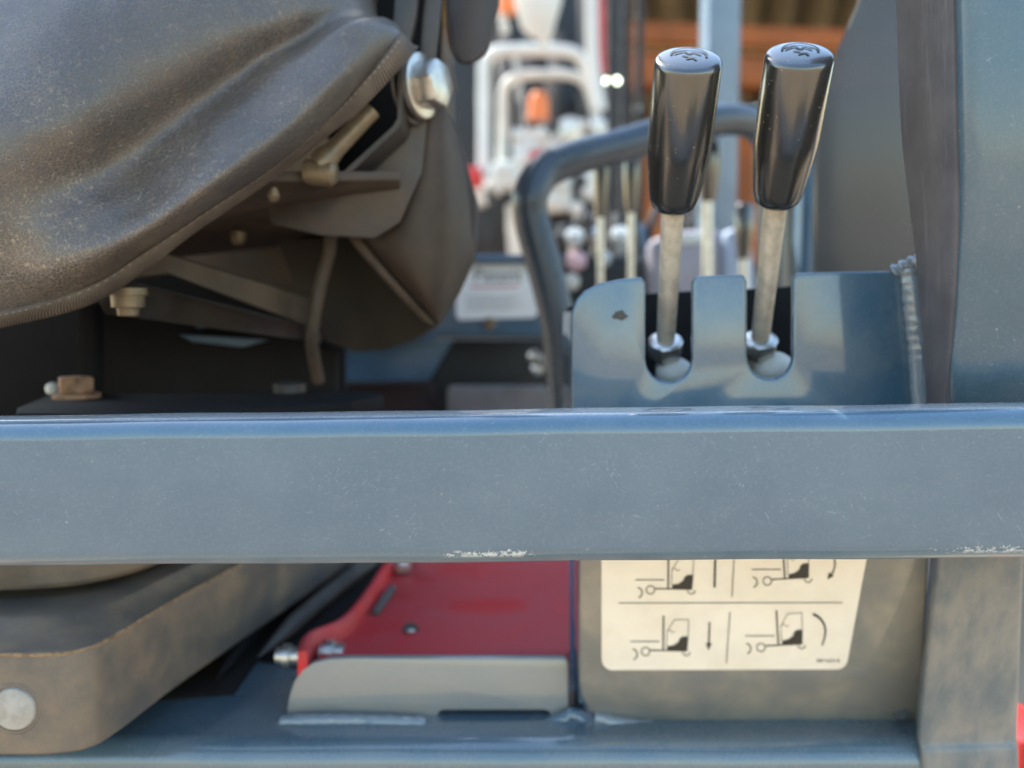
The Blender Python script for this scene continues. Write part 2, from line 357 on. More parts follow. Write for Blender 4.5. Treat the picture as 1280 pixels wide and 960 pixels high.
def m_tint():
    b = NB("smoked acrylic")
    n = b.noise(12, 5, 0.65)
    col = b.mix(n, (0.055, 0.06, 0.065), (0.11, 0.11, 0.11))
    return b.done(col, b.math('ADD', 0.12, b.math('MULTIPLY', n, 0.25)), 0, None, Transmission_Weight=0.0, Alpha=0.82)
M['acrylic'] = m_tint()
def m_lamp():
    b = NB("lit lamp"); return b.done((0.8, 0.9, 0.7), 0.3, 0, None, Emission_Color=(0.85, 1.0, 0.72), Emission_Strength=4.0)
M['lamp'] = m_lamp()

# ------------------------------------------------------------------ setting
gz = 0.0
g = mesh("ground", [(-400, -400, gz), (400, -400, gz), (400, 400, gz), (-400, 400, gz)], [(0, 1, 2, 3)], M['ground'])
tag(g, "sandy paved yard ground around the machines", kind="structure")

# ------------------------------------------------------------------ the forklift
fk = thing("forklift", (0, 0.6, 0), "blue-grey and red forklift operator station with worn black seat and levers", "forklift")

# guard rail: rounded tube across the picture
c = P(640, 605, 0.2925)
prof = rrect(-0.0125, -0.0245, 0.0125, 0.0245, 0.0065, 8)
rows = []
for i in range(61):
    x = -0.33 + 0.66 * i / 60
    wob = 0.00012 * math.sin(x * 40) + 0.0001 * math.sin(x * 97)
    rows.append([Vector((x, y, z + wob)) for y, z in prof])
rail = loft("guard_rail", rows, M['rail'], fk, closed=True, capends=True, angle=50, label="scratched blue-grey square tube rail across the front")
rail.location = c; rail.rotation_euler = (0, -R(0.95), R(-1.6))

# corner post on the right
def post_rows():
    lev = [(-420, 1200, .300, 1122, .347, 1325), (-150, 1203, .300, 1126, .347, 1325), (120, 1207, .300, 1133, .345, 1325), (240, 1208, .302, 1143, .342, 1325), (330, 1203, .305, 1152, .338, 1322),
           (410, 1196, .308, 1158, .334, 1320), (490, 1188, .312, 1163, .331, 1318), (600, 1180, .328, 1164, .350, 1300), (700, 1171, .350, 1166, .368, 1292), (905, 1148, .370, 1144, .396, 1283), (950, 1150, .3695, 1146, .40, 1284), (1050, 1152, .3695, 1148, .40, 1286)]
    out = []
    for (py, xn, Yn, xf, Yf, xr) in lev:
        n = P(xn, py, Yn); f = P(xf, py, Yf); r = P(xr, py, Yn); z = n.z
        a = Vector((f.x, Yf)); b = Vector((n.x, Yn)); cc = Vector((r.x, Yn + 0.003)); d = Vector((r.x, Yf + 0.02)); e = Vector((f.x, Yf + 0.003))
        ring = []
        def corner(p, q, s, rad):
            u = (p - q); v = (s - q); ru = min(rad, u.length * 0.48); rv = min(rad, v.length * 0.48)
            u.normalize(); v.normalize(); A = q + u * ru; B = q + v * rv
            for k in range(9):
                t = k / 8; ring.append((1 - t) ** 2 * A + 2 * t * (1 - t) * q + t * t * B)
        corner(e, a, b, 0.004); corner(a, b, cc, 0.006); corner(b, cc, d, 0.006); corner(cc, d, e, 0.004); corner(d, e, a, 0.004)
        out.append([Vector((p.x, p.y, z)) for p in ring])
    # smooth along the height
    cols = list(zip(*out)); dense = [crom(cl, 6) for cl in cols]
    return [list(r) for r in zip(*dense)]
loft("corner_post", post_rows(), M['post_paint'], fk, closed=True, capends=True, angle=60, label="bent dusty blue-grey corner post on the right")

lin = []
for (py, xn, Yn, xf, Yf) in ((-420, 1200, .300, 1122, .347), (-150, 1203, .300, 1126, .347), (120, 1207, .300, 1133, .345), (240, 1208, .302, 1143, .342), (330, 1203, .305, 1152, .338), (410, 1196, .308, 1158, .334), (490, 1188, .312, 1163, .331), (540, 1186, .316, 1163, .335)):
    z = P(xn, py, Yn).z; xa = P(xn, py, Yn).x; xb = P(xf, py, Yf).x; o_ = -.0016
    A_ = Vector((xa + (xb - xa) * .12 + o_, Yn + (Yf - Yn) * .12, z)); B_ = Vector((xb + o_, Yf + .001, z))
    lin.append([A_ + Vector((.003, 0, 0)), A_ + Vector((.0006, -.0002, 0)), A_ + Vector((0, .0008, 0)), A_.lerp(B_, .5) + Vector((-.0006, 0, 0)), B_ + Vector((0, -.0008, 0)), B_ + Vector((.0006, .0004, 0)), B_ + Vector((.004, .0004, 0))])
lin = [list(r) for r in zip(*[crom(c_, 6) for c_ in zip(*lin)])]
loft("post_liner", lin, M['liner'], fk, angle=50, label="dull scuffed grey strip on the inner face of the corner post")
# lever console
con = P(900, 420, 0.365); console = None
def slot(cx0, cx1, top0, top1, bot):
    r = (cx1 - cx0) / 2; cx = (cx0 + cx1) / 2
    return [(cx0 - 4, top0), (cx0, top0 + 8)] + [(cx + r * math.cos(R(a)), bot - r + r * math.sin(R(a))) for a in range(180, -1, -15)] + [(cx1, top1 + 8), (cx1 + 4, top1)]
ol = [(715, 600), (715, 400), (716, 388), (721, 374), (731, 363), (750, 354), (775, 349)] + slot(807, 866, 346, 345, 478) + slot(934, 992, 343, 341, 474) + [(1060, 339.5), (1158, 338), (1158, 600)]
console = prism("lever_console", ol, 0.365, 0.0045, M['paint'], fk, bevel=0.0011, bseg=3, label="slotted blue-grey console plate holding two levers")
Xl = P(715, 450, 0.365).x; zt = P(735, 362, 0.365).z; zb = P(721, 600, 0.365).z
side = []
tops = [(0.0, 0.365, 372), (0.0, 0.370, 378)]
path = [(Xl + 0.0065, 0.3650), (Xl + 0.0035, 0.3655), (Xl + 0.0012, 0.3670), (Xl + 0.0002, 0.3700), (Xl, 0.374), (Xl, 0.40), (Xl, 0.432)]
ztop = [P(722, 385, .365).z + d for d in (0.003, 0.0005, -0.0005, -0.001, -0.001, -0.001, -0.001)]
rows = [[Vector((x, y, zb)), Vector((x, y, (zb + z) / 2)), Vector((x, y, z - 0.001)), Vector((x + 0.001, y + .0003, z)), Vector((x + 0.004, y + .002, z - .0005)), Vector((x + 0.004, y + 0.002, zb))] for (x, y), z in zip(path, ztop)]
loft("side_cheek", rows, M['paint'], console, closed=True, capends=True, angle=60)
prism("back_plate", [(709, 600), (709, 384), (790, 368), (860, 364), (960, 360), (1140, 345), (1140, 600)], 0.428, 0.004, M['bay'], console, bevel=0.0008)  # near-black instead of blue: the console's inner shade put into the colour
zi = P(850, 485, 0.39).z
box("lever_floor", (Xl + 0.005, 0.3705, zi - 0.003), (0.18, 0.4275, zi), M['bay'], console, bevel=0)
# weld bead joining console to post
def bead(name, pts, r, parent, n=10, amp=0.22, pitch=0.0035, mat='weld', seed=0):
    return tube(name, pts, r, M[mat], parent, seg=12, smooth_n=n, rfun=lambda L, a: 1 + amp * math.sin(2 * math.pi * L / pitch + seed + math.sin(a)) + 0.09 * noise.noise((L * 320 + seed, math.cos(a) * 1.2, math.sin(a) * 1.2)))
bead("weld_seam", [P(1137, 336, .3640), P(1141, 360, .3632), P(1145, 400, .3628), P(1149, 440, .3628), P(1154, 520, .3628)], 0.0044, console, 16, 0.035, 0.0040)
bead("weld_seam", [P(1118, 339, .366), P(1132, 332, .363), P(1144, 327, .360), P(1152, 325, .357)], 0.0026, console, 8)
# paint chip on the console
mesh("paint_chip", [P(775 + 9 * math.cos(a) * (1 + .25 * math.sin(3 * a)), 394 + 6 * math.sin(a) * (1 + .2 * math.cos(5 * a)), 0.3648) for a in [k * math.pi / 8 for k in range(16)]], [tuple(range(16))], M['bracket'], console)

def lever(base, kb, top, Ys, rtop, rbot, rrod, ball):
    lv = bpy.data.objects.new("control_lever", None); A = P(*base, Ys[0]); lv.location = A; link(lv, None)
    lv.parent = fk; lv.matrix_parent_inverse = world_of(fk).inverted()
    B = P(*kb, Ys[1]); C = P(*top, Ys[2]); ax = (C - B).normalized(); L = (C - B).length
    rd = (B - A)
    lathe("lever_rod", A - rd * 0.12, B, [(0, rrod * .86), (rd.length * .1, rrod * .86), (rd.length * 1.08, rrod), (rd.length * 1.17, rrod)], M['rod'], lv, 24)
    pr = [(-0.0005, rrod * 1.15), (-0.0003, rbot - 0.003), (0.0003, rbot - 0.0015), (0.0016, rbot - 0.0003), (0.004, rbot + 0.0004)]
    for k in range(1, 9):
        t = k / 8; pr.append((L * (0.06 + 0.40 * t), rbot + 0.0004 + (rtop - rbot - 0.0004) * (1 - (1 - t) ** 1.25)))
    pr += [(L * 0.7, rtop * 1.0), (L - 0.0025, rtop), (L - 0.0012, rtop - 0.0003), (L - 0.0004, rtop - 0.0011), (L, rtop - 0.0022), (L + 0.0006, rtop * 0.55), (L + 0.0008, 0.0005)]
    lathe("knob", B, C, pr, M['knob'], lv, 64, angle=60)
    hexa("lock_nut", A + rd.normalized() * 0.001, A + rd.normalized() * 0.0085, 0.0082, M['steel'], lv, 0.35)
    lathe("nut_collar", A + rd.normalized() * 0.0085, B, [(0, 0.0078), (0.0008, 0.0070), (0.0012, 0.005)], M['steel'], lv, 24)
    bx, by, br = ball; bc = P(bx, by, Ys[0] - 0.002)
    n = 10; pr = [(br * (1 - math.cos(R(9 * k))) * 0.8, max(br * math.sin(R(9 * k)), 0.0004)) for k in range(n + 1)] + [(br * 1.4, br)]
    lathe("pivot_ball", bc + Vector((0, -br * .3, br * .7)), bc + Vector((0, .2, -.45)), pr, M['offwhite'], lv, 28)
    # emblem engraved in the knob top
    u = Vector((1, 0, 0)); u = (u - ax * u.dot(ax)).normalized(); v = ax.cross(u); o = C + ax * 0.0010
    def q(x, y): return o + u * x * rtop + v * y * rtop - ax * 0.0002 * (x * x + y * y)
    vs_, fs = [], []
    def strip(pts, wd):
        for i in range(len(pts) - 1):
            a, b_ = Vector(pts[i]), Vector(pts[i + 1]); d = (b_ - a).normalized(); nn = Vector((-d.y, d.x)) * wd / 2
            k = len(vs_); vs_.extend([q(*(a + nn)), q(*(b_ + nn)), q(*(b_ - nn)), q(*(a - nn))]); fs.append((k, k + 1, k + 2, k + 3))
    strip([(0.52 * math.cos(R(a)), 0.52 * math.sin(R(a))) for a in range(-20, 175, 12)], 0.07)
    strip([(-.42, .12), (-.1, .3), (.02, .05), (.15, .2), (.36, .0)], 0.08)
    strip([(-.12, -.28), (.1, -.2), (.16, -.38)], 0.08); strip([(-.2, -.02), (-.02, -.15)], 0.07)
    mesh("emblem", vs_, fs, M['print'], lv, smooth=False)
    return lv
l1 = lever((831, 446), (841, 258), (861, 72), (.398, .360, .324), 0.0121, 0.0092, 0.0046, (843, 465, 0.0085))
l1["label"] = "left lever with scuffed glossy black knob"
l2 = lever((948, 444), (970, 252), (1000, 66), (.398, .360, .324), 0.0121, 0.0092, 0.0046, (968, 460, 0.0092))
l2["label"] = "right lever with glossy black knob beside the post"

# decal plate under the rail (leans back towards the bottom)
p_a, p_b = P(900, 690, .359), P(900, 900, .398); tdir = (p_a - p_b).normalized()
pn = Vector((1, 0, 0)).cross(tdir).normalized();  pn = pn if pn.y < 0 else -pn
def DP(px, py, off=0.0): return PPL(px, py, p_a + pn * off, pn)
ol = [(724, 600), (724, 850), (727, 872), (736, 890), (752, 902), (1150, 910), (1168, 600)]
f = [DP(*p) for p in ol]
lower = prism3("lower_panel", f, [v - pn * 0.005 for v in f], M['dirty_paint'], fk, bevel=0.0018, bseg=3, label="dusty lower panel carrying the instruction decal")
fl = [P(x, y, Y) for x, y, Y in ((724, 600, .356), (724, 880, .397), (717, 880, .43), (717, 600, .43))]
prism3("edge_flange", fl, [v + Vector((0.004, 0, 0)) for v in fl], M['paint'], lower, bevel=0.001)
Zs = P(500, 897, .40).z
bead("weld_seam", [DP(742, 897, .001), DP(800, 908, .002), DP(900, 911, .002), DP(1000, 909, .002), DP(1100, 911, .002), DP(1145, 912, .002)], 0.0034, lower, 14, 0.05, 0.006)
bead("weld_seam", [P(686, 906, .399), P(702, 900, .399), P(716, 893, .400), P(732, 902, .399), P(760, 909, .397)], 0.0034, lower, 10, 0.04, mat='sill')
lathe("drain_hole", DP(1124, 890, .0002), DP(1124, 890, .0012), [(0, .0035), (.0003, .0035)], M['black'], lower, 20)
dl = [(752, 610), (752, 824)] + [(766 + 14 * math.cos(R(a)), 824 + 14 * math.sin(R(a))) for a in range(165, 89, -15)] + [(1046 + 14 * math.cos(R(a)), 823 + 14 * math.sin(R(a))) for a in range(90, 9, -15)] + [(1085, 690), (1098, 610)]
f = [DP(x, y, 0.0006) for x, y in dl]
dec = prism3("instruction_decal", f, [v - pn * 0.0007 for v in f], M['decal'], fk, bevel=0.0001, bseg=1, label="cream decal with four forklift pictograms")
class Flat:
    def __init__(s, map_): s.v, s.f, s.map = [], [], map_
    def line(s, pts, w):
        for i in range(len(pts) - 1):
            a, b_ = Vector(pts[i]), Vector(pts[i + 1]); d = (b_ - a)
            if d.length < 1e-6: continue
            d.normalize(); nn = Vector((-d.y, d.x)) * w / 2; e = d * w * 0.2
            k = len(s.v); s.v += [s.map(*(a + nn - e)), s.map(*(b_ + nn + e)), s.map(*(b_ - nn + e)), s.map(*(a - nn - e))]; s.f.append((k, k + 1, k + 2, k + 3))
    def poly(s, pts): k = len(s.v); s.v += [s.map(*p) for p in pts]; s.f.append(tuple(range(k, k + len(pts))))
    def circ(s, cx, cy, r, w, a0=0, a1=360): s.line([(cx + r * math.cos(R(a)), cy + r * math.sin(R(a))) for a in range(a0, a1 + 1, 15)], w)
    def build(s, name, mat, parent): return mesh(name, s.v, s.f, mat, parent, smooth=False)
DM = lambda x, y: DP(x, y, 0.0009)
def picto(dx, dy, tilt, arrow):
    q = Flat(DM)
    def T(x, y):
        x2, y2 = x - 835, y - 812; c_, s_ = math.cos(tilt), math.sin(tilt)
        return (835 + x2 * c_ - y2 * s_ + dx, 812 + x2 * s_ + y2 * c_ + dy)
    L = lambda pts, w_: q.line([T(*p) for p in pts], w_)
    q.line([(788 + dx, 802 + dy), (824 + dx, 802 + dy)], 1.1)
    L([(829.5, 770), (829, 812)], 1.9)
    L([(833, 808), (834, 789), (843, 774.7), (861, 774.7), (860, 796)], 0.7)
    L([(834, 789), (838, 787), (840, 791), (844, 789)], 0.6)
    q.poly([T(*p) for p in ((834, 808), (842, 807), (848, 803), (850, 798), (854, 795.8), (860.5, 796), (859, 814), (834, 813.2))])
    L([(813, 813), (858, 813.6)], 1.6)
    cx, cy = T(807, 814.5); q.circ(cx, cy, 5.2, 1.1)
    cx, cy = T(858, 815); q.circ(cx, cy, 4.6, 1.1, 0, 180)
    q.circ(790 + dx - (2 if tilt else 0), 818 + dy, 6.6, 1.4, -80, 80)
    if arrow == 'down': q.line([(887 + dx, 778 + dy), (886, 806 + dy)], 2.0); q.poly([(882.5, 804 + dy), (889.6, 804 + dy), (885.6, 813 + dy)])
    if arrow == 'up': q.line([(888 + dx, 772 + dy), (887 + dx, 811 + dy)], 2.6); q.poly([(883 + dx, 773 + dy), (893 + dx, 773 + dy), (888 + dx, 762 + dy)])
    if arrow == 'cw':
        pts = [(1017, 768), (1022, 770.5), (1026.6, 774.7), (1030.5, 781), (1032, 788), (1031, 796.6), (1028, 806.7)]
        for i in range(6): q.line(pts[i:i + 2], 3.2 - i * 0.3)
    if arrow == 'ccw':
        q.line([(1030, 672), (1038, 684), (1043, 697), (1044, 706), (1042, 714), (1039.5, 719)], 1.7); q.poly([(1036, 716), (1042.5, 720), (1034.5, 724.5)])
    q.build("pictogram", M['print'], dec)
picto(0, 0, 0, 'down'); picto(6.2, -77, 0, 'up'); picto(144, -7, R(-4), 'cw'); picto(152, -90, R(-4), 'ccw')
q = Flat(DM); q.line([(773.6, 754), (1053, 753.5)], 1.0); q.build("divider_line", M['print'], dec)
for a, b_ in (((912.6, 765), (908, 829)), ((918, 690), (915, 746))):
    q = Flat(DM); q.line([a, b_], 1.0); q.build("divider_line", M['print'], dec)
def text(name, s, origin, ux, uy, size, mat, parent):
    cu = bpy.data.curves.new(name, 'FONT'); cu.body = s; cu.size = size; cu.resolution_u = 3
    to = bpy.data.objects.new(name + "_tmp", cu); scene.collection.objects.link(to)
    me = bpy.data.meshes.new_from_object(to.evaluated_get(bpy.context.evaluated_depsgraph_get()))
    bpy.data.objects.remove(to); bpy.data.curves.remove(cu)
    for v in me.vertices: v.co = origin + ux * v.co.x + uy * v.co.y
    me.materials.clear(); me.materials.append(mat); me.name = name
    return link(bpy.data.objects.new(name, me), parent)
text("part_number", "SB16214", DP(1020, 828, .0009), Vector((1, 0, 0)), tdir, 0.0030, M['print'], dec)

# sill along the bottom
prof = [(0.47, Zs), (0.42, Zs), (0.3835, Zs)] + [(0.3835 + 0.011 * math.cos(R(a)), Zs - 0.011 + 0.011 * math.sin(R(a))) for a in range(95, 181, 9)] + [(0.3725, Zs - 0.05), (0.3725, Zs - 0.12), (0.47, Zs - 0.12)]
xe = P(1266, 935, .375).x
rows = []
for i in range(41):
    x = -0.42 + (xe + 0.42) * i / 40
    rows.append([Vector((x, y, z + 0.0002 * math.sin(x * 60 + y * 30))) for y, z in prof])
sill = loft("floor_sill", rows, M['sill'], fk, closed=True, capends=True, angle=40, label="glossy blue-grey sill along the bottom")
bead("weld_seam", [P(352, 903, .397), P(400, 901, .3965), P(470, 902, .3965), P(532, 905, .396)], 0.0032, sill, 14, 0.05, 0.007)
prism('red_bumper', [(1275, 926), (1275, 1010), (1340, 1010), (1340, 926)], .46, .05, M['red_far'], fk, bevel=.004)
# upright tab
tb = [(357, 900), (361, 872), (367, 853), (378, 838), (392, 829), (412, 824), (440, 823), (707, 823), (711, 828), (711, 890), (700, 900), (690, 898), (687, 890), (680, 888), (556, 888), (549, 890), (545, 898), (530, 900)]
prism("upright_tab", tb, 0.402, 0.005, M['tab'], fk, bevel=0.0008, label="grey upright tab with rounded corner on the sill")

# red floor plate with flange and bolts
Zr = P(600, 822, 0.42).z
def m_redfloor():
    b = NB("dusty red floor"); c0 = PZ(612, 757, Zr)
    v = b.mapping((1 / .024, 1 / .016, 1), loc=(-c0.x / .024, -c0.y / .016, 0)); x, y, z = b.sep(v)
    r = b.math('SQRT', b.math('ADD', b.math('MULTIPLY', x, x), b.math('MULTIPLY', y, y)))
    r = b.math('ADD', r, b.math('MULTIPLY', b.math('SUBTRACT', b.noise(120, 3), 0.5), 1.3))
    wiped = b.ramp(r, 0.45, 1.25, 1, 0)
    d = b.math('MULTIPLY', b.ramp(b.noise(28, 5, 0.65), 0.25, 0.7, 0.35, 0.85), b.math('SUBTRACT', 1, wiped))
    d = b.math('MAXIMUM', d, b.math('MULTIPLY', b.ramp(b.noise(420, 3), 0.6, 0.72), 0.5))
    col = b.mix(d, (0.55, 0.005, 0.010), (0.44, 0.055, 0.062))
    return b.done(col, b.math('ADD', 0.42, b.math('MULTIPLY', d, 0.3)), 0, b.bump(b.noise(300, 3), 0.2, 0.0004))
M['red_floor'] = m_redfloor()
f = [PZ(x, y, Zr) for x, y in ((385, 838), (712, 838), (712, 690), (492, 690), (470, 745), (425, 790))]
redp = prism3("red_floor_plate", f, [v - Vector((0, 0, .004)) for v in f], M['red_floor'], fk, bevel=0.0006, label="dark red steel floor plate behind the tab")
fpt = [PZ(x, y, Zr + 0.004) for x, y in ((378, 830), (388, 806), (430, 786), (462, 748), (498, 690))]
fd = crom(fpt, 8); rows = []
for i, p in enumerate(fd):
    t = (fd[min(i + 1, len(fd) - 1)] - fd[max(i - 1, 0)]).normalized(); sd_ = Vector((t.y, -t.x, 0)).normalized() * .0022
    rows.append([p - sd_ + Vector((0, 0, -.006)), p - sd_ + Vector((0, 0, .0050)), p - sd_ * .5 + Vector((0, 0, .0062)), p + sd_ * .5 + Vector((0, 0, .0062)), p + sd_ + Vector((0, 0, .0050)), p + sd_ + Vector((0, 0, -.006))])
loft("edge_flange", rows, M['red'], redp, closed=True, capends=True, angle=50)
lathe("bolt_hole", PZ(513, 789, Zr + .0002), PZ(513, 789, Zr + .0012), [(0, .0045), (.0004, .0045)], M['black'], redp, 20)
hexa("bolt_head", PZ(513, 790, Zr + .0005), PZ(513, 790, Zr + .0005) + Vector((0, 0, .0015)), .0026, M['steel'], redp)
for (x, y, r_) in ((420, 815, .0062), (366, 820, .0060)):
    a = P(x, y, .43)
    lathe("bolt_head", a + Vector((-.008, 0, 0)), a + Vector((.008, 0, 0)), [(0, r_ * .7), (.003, r_ * .7), (.0032, r_), (.007, r_), (.0072, r_ * .75), (.012, r_ * .75)], M['steel'], redp, 18)
a = P(500, 712, .56); lathe("bolt_head", a, a + Vector((0, 0, .008)), [(0, .007), (.005, .007), (.0062, .005)], M['steel'], redp, 16)
a = P(466, 772, .47); tube("hose_clip", [P(490, 735, .52), P(478, 752, .50), P(468, 768, .48)], .0025, M['chain'], redp, 10)
# dark rails and hoses beside the seat base
f = [PZ(x, y, Zs + .002) for x, y in ((190, 872), (292, 864), (322, 822), (392, 834), (420, 790), (500, 690), (300, 690))]
prism3("dark_deck_sheet", f, [v - Vector((0, 0, .003)) for v in f], M['bay'], fk, .0005)  # thin black sheet added to darken the deck beside the base
for pts, r_, m_ in (([(478, 690), (400, 752), (322, 822)], .005, 'hosegrey'), ([(440, 680), (350, 745), (270, 850)], .006, 'bay'), ([(400, 680), (320, 735), (220, 858)], .006, 'bay')):
    tube("hose", [PZ(x, y, Zs + r_ + .003) for x, y in pts], [r_ * min(1, (16 - i_) / 5 + .05) for i_ in range(17)], M[m_], fk, 14, 8)
box("under_deck", (-.42, .44, Zs - .02), (.2, .95, Zs - 0.004), M['paint_far'], fk, bevel=0)
box("chassis_side", (-.9, .40, 0.25), (xe - .01, .95, Zs - .121), M['red'], fk, bevel=.01)

# ------------------------------------------------------------------ seat suspension base, lower left
def plan_sweep(name, outer, inner, prof, mat, parent, label=None):
    # prof: (share of the way from the outer to the inner plan curve, z)
    o_ = crom([Vector((x, y, 0)) for x, y in outer], 8); i_ = crom([Vector((x, y, 0)) for x, y in inner], 8)
    n_ = len(o_); rows = []
    for k in range(n_):
        t = k / (n_ - 1) * (len(i_) - 1); j = min(int(t), len(i_) - 2); q_ = i_[j].lerp(i_[j + 1], t - j)
        rows.append([o_[k].lerp(q_, f_) + Vector((0, 0, z)) for f_, z in prof])
    return loft(name, rows, mat, parent, angle=30, label=label)
zt_ = P(0, 820, .33).z; zb_ = P(0, 936, .335).z
X1 = P(100, 900, .333).x
base = plan_sweep("seat_base", [(-.40, .336), (-.28, .333), (X1 - .035, .332), (X1 - .010, .3325), (X1 + .001, .337), (X1 + .006, .350), (X1 + .013, .39), (X1 + .024, .44), (X1 + .038, .50), (X1 + .06, .60)],
    [(-.40, .40), (-.28, .395), (-.235, .392), (-.215, .395), (-.20, .405), (-.185, .42), (-.175, .44), (-.165, .47), (-.155, .52), (-.15, .60)],
    [(0.3, zb_ - .001), (0.012, zb_ - .001), (0.0, zb_), (-.012, zb_ + .012), (-.008, zt_ - .003), (0.0, zt_ - .0008), (0.02, zt_), (0.08, zt_ + .0002), (0.20, zt_ + .0012), (0.30, zt_ + .0030), (0.36, zt_ + .0058), (0.39, zt_ + .0066), (0.50, zt_ + .0068), (0.75, zt_ + .007), (1, zt_ + .007)], M['tray'], fk, "dusty black moulded seat base with round pale cap")
tube('dusty_rim', [Vector((x, y, zt_ - .0004)) for x, y in ((-.40, .3362), (-.28, .3332), (X1 - .035, .3322), (X1 - .010, .3328), (X1 + .0005, .3375), (X1 + .0055, .350), (X1 + .0125, .39), (X1 + .0235, .44), (X1 + .0375, .50))], .0009, M['sand'], base, 8, 8)
zd = P(0, 741, .372).z
plan_sweep("turntable_ring", [(-.40, .372), (-.28, .3705), (-.205, .374), (-.178, .390), (-.166, .415), (-.155, .46), (-.15, .52)], [(-.40, .44), (-.30, .43), (-.26, .43), (-.24, .44), (-.23, .46), (-.22, .48), (-.21, .52)],
    [(0.9, zd - .001), (.06, zd), (.02, zd + .0008), (0, zd + .003), (0, zd + .022), (.03, zd + .024), (1, zd + .024)], M['tray'], base)
pc = P(19, 885, .3318)
lathe("round_cap", pc + Vector((0, .004, 0)), pc + Vector((0, -.02, 0)), [(0, .0088), (.0048, .0086), (.0056, .0080), (.0062, .006), (.0066, .0004)], M['capgrey'], base, 40, label="round pale grey cap on the front")
lathe("cap_rim", pc + Vector((0, .002, 0)), pc + Vector((0, -.02, 0)), [(0, .0108), (.0024, .0106), (.0030, .0098), (.0028, .0090), (0.0, .0089)], M['tray'], base, 40)
box("core", (-.40, .40, zb_ + .002), (X1 - .03, .62, zd + .02), M['black'], base, bevel=0)

# ------------------------------------------------------------------ seat
seat = bpy.data.objects.new("operator_seat", None); seat.location = P(200, 380, .45); link(seat, None); seat.parent = fk; seat.matrix_parent_inverse = world_of(fk).inverted()
seat["label"] = "worn black vinyl seat with dusty creases"
cols = [
 [(-900, 470, .345), (-900, 420, .335), (-900, 360, .330), (-900, 280, .326), (-900, 170, .324), (-900, 50, .332), (-900, -110, .365)],
 [(-450, 435, .340), (-450, 390, .331), (-450, 335, .326), (-450, 270, .322), (-450, 170, .320), (-450, 50, .328), (-450, -110, .360)],
 [(-130, 405, .338), (-130, 365, .330), (-130, 320, .325), (-130, 265, .321), (-130, 170, .318), (-130, 50, .336), (-130, -110, .366)],
 [(19, 385, .338), (10, 350, .3290), (-5, 308, .3235), (-10, 255, .3205), (-20, 160, .3180), (-30, 40, .335), (-40, -110, .366)],
 [(112, 357, .342), (108, 322, .3275), (103, 278, .3310), (88, 228, .3345), (70, 150, .3240), (50, 20, .335), (30, -110, .362)],
 [(187, 311, .346), (180, 287, .3300), (165, 253, .3370), (143, 207, .3450), (138, 120, .3340), (130, 0, .340), (120, -110, .360)],
 [(265, 260, .351), (247, 241, .3340), (222, 210, .3415), (195, 170, .3510), (192, 90, .3410), (180, -20, .345), (170, -110, .362)],
 [(328, 219, .356), (307, 198, .3385), (275, 164, .3460), (250, 130, .3560), (250, 60, .3470), (240, -40, .350), (230, -110, .365)],
 [(372, 187, .361), (348, 167, .3430), (312, 130, .3505), (290, 102, .3605), (292, 40, .3530), (280, -40, .355), (270, -110, .368)],
 [(412, 150, .366), (388, 130, .3490), (350, 92, .3560), (330, 74, .3660), (332, 25, .3600), (315, -40, .362), (305, -110, .372)],
 [(450, 106, .371), (430, 88, .3550), (398, 58, .3610), (380, 48, .3710), (385, 10, .3690), (375, -40, .370), (365, -110, .380)],
 [(482, 66, .375), (464, 46, .3660), (440, 27, .3620), (428, 22, .3780), (432, -6, .3860), (425, -45, .388), (415, -110, .395)],
 [(499, 42, .381), (490, 32, .3790), (474, 22, .3800), (462, 19, .3900), (462, -2, .4050), (455, -45, .408), (445, -110, .412)],
 [(502, 40, .395), (496, 30, .3970), (482, 22, .4050), (472, 20, .4150), (470, -5, .430), (462, -45, .435), (450, -110, .44)],
]
W = []
for cl in cols:
    r = [P(*p) for p in cl]; t = r[-1]
    r += [t + Vector((0, .02, .06)), t + Vector((0, .10, .10)), t + Vector((0, .70, .09))]  # unseen cushion top, raised and deepened to block the sun
    W.append(r)
NS, NT = 14, 10
g1 = [crom(r, NT) for r in W]                        # dense across
g2 = [crom(cc_, NS) for cc_ in zip(*g1)]             # dense along, indexed [across][along]
def wr(p):
    return p + Vector((0, 1, 0)) * (0.0005 * noise.noise(p * 30) + 0.0004 * noise.noise(p * 95 + Vector((5, 1, 2))))
rows = [[wr(p) for p in r] for r in g2]
loft("cushion", rows, M['leather'], seat, angle=80, label="cracked black vinyl cushion side with brown dust")
# binding along the lower edge
seamline = [r for r in g2[0]]
lowpx = [(-900, 500), (-450, 464), (-130, 432), (3, 409), (105, 383), (172, 344), (240, 292), (308, 246), (352, 214), (396, 178), (446, 140), (500, 84), (517, 64), (520, 60)]
lowY = [.346, .343, .341, .341, .345, .349, .354, .359, .364, .369, .374, .379, .385, .399]
lowl = crom([P(x, y, Y) for (x, y), Y in zip(lowpx, lowY)], NS)
rows, uv, L = [], [], 0
K = 12
for i, (a, b_) in enumerate(zip(seamline, lowl)):
    if i: L += (a - seamline[i - 1]).length
    d = b_ - a; out = Vector((0, -1, 0)); row = []
    for k in range(K + 1):
        t = k / K; bul = math.sin(math.pi * min(1, t * 1.02)) ** 0.6 * 0.0030
        row.append(a + d * t + out * bul + Vector((0, 0.002 * t, 0))); uv.append((L, t))
    row.append(b_ + Vector((0, .012, .004))); uv.append((L, 1.2))
    row.append(a + Vector((0, .012, .0))); uv.append((L, 1.4))
    rows.append(row)
loft("edge_binding", rows, M['binding'], seat, uvs=uv, angle=80, label="ribbed fabric binding along the cushion edge")
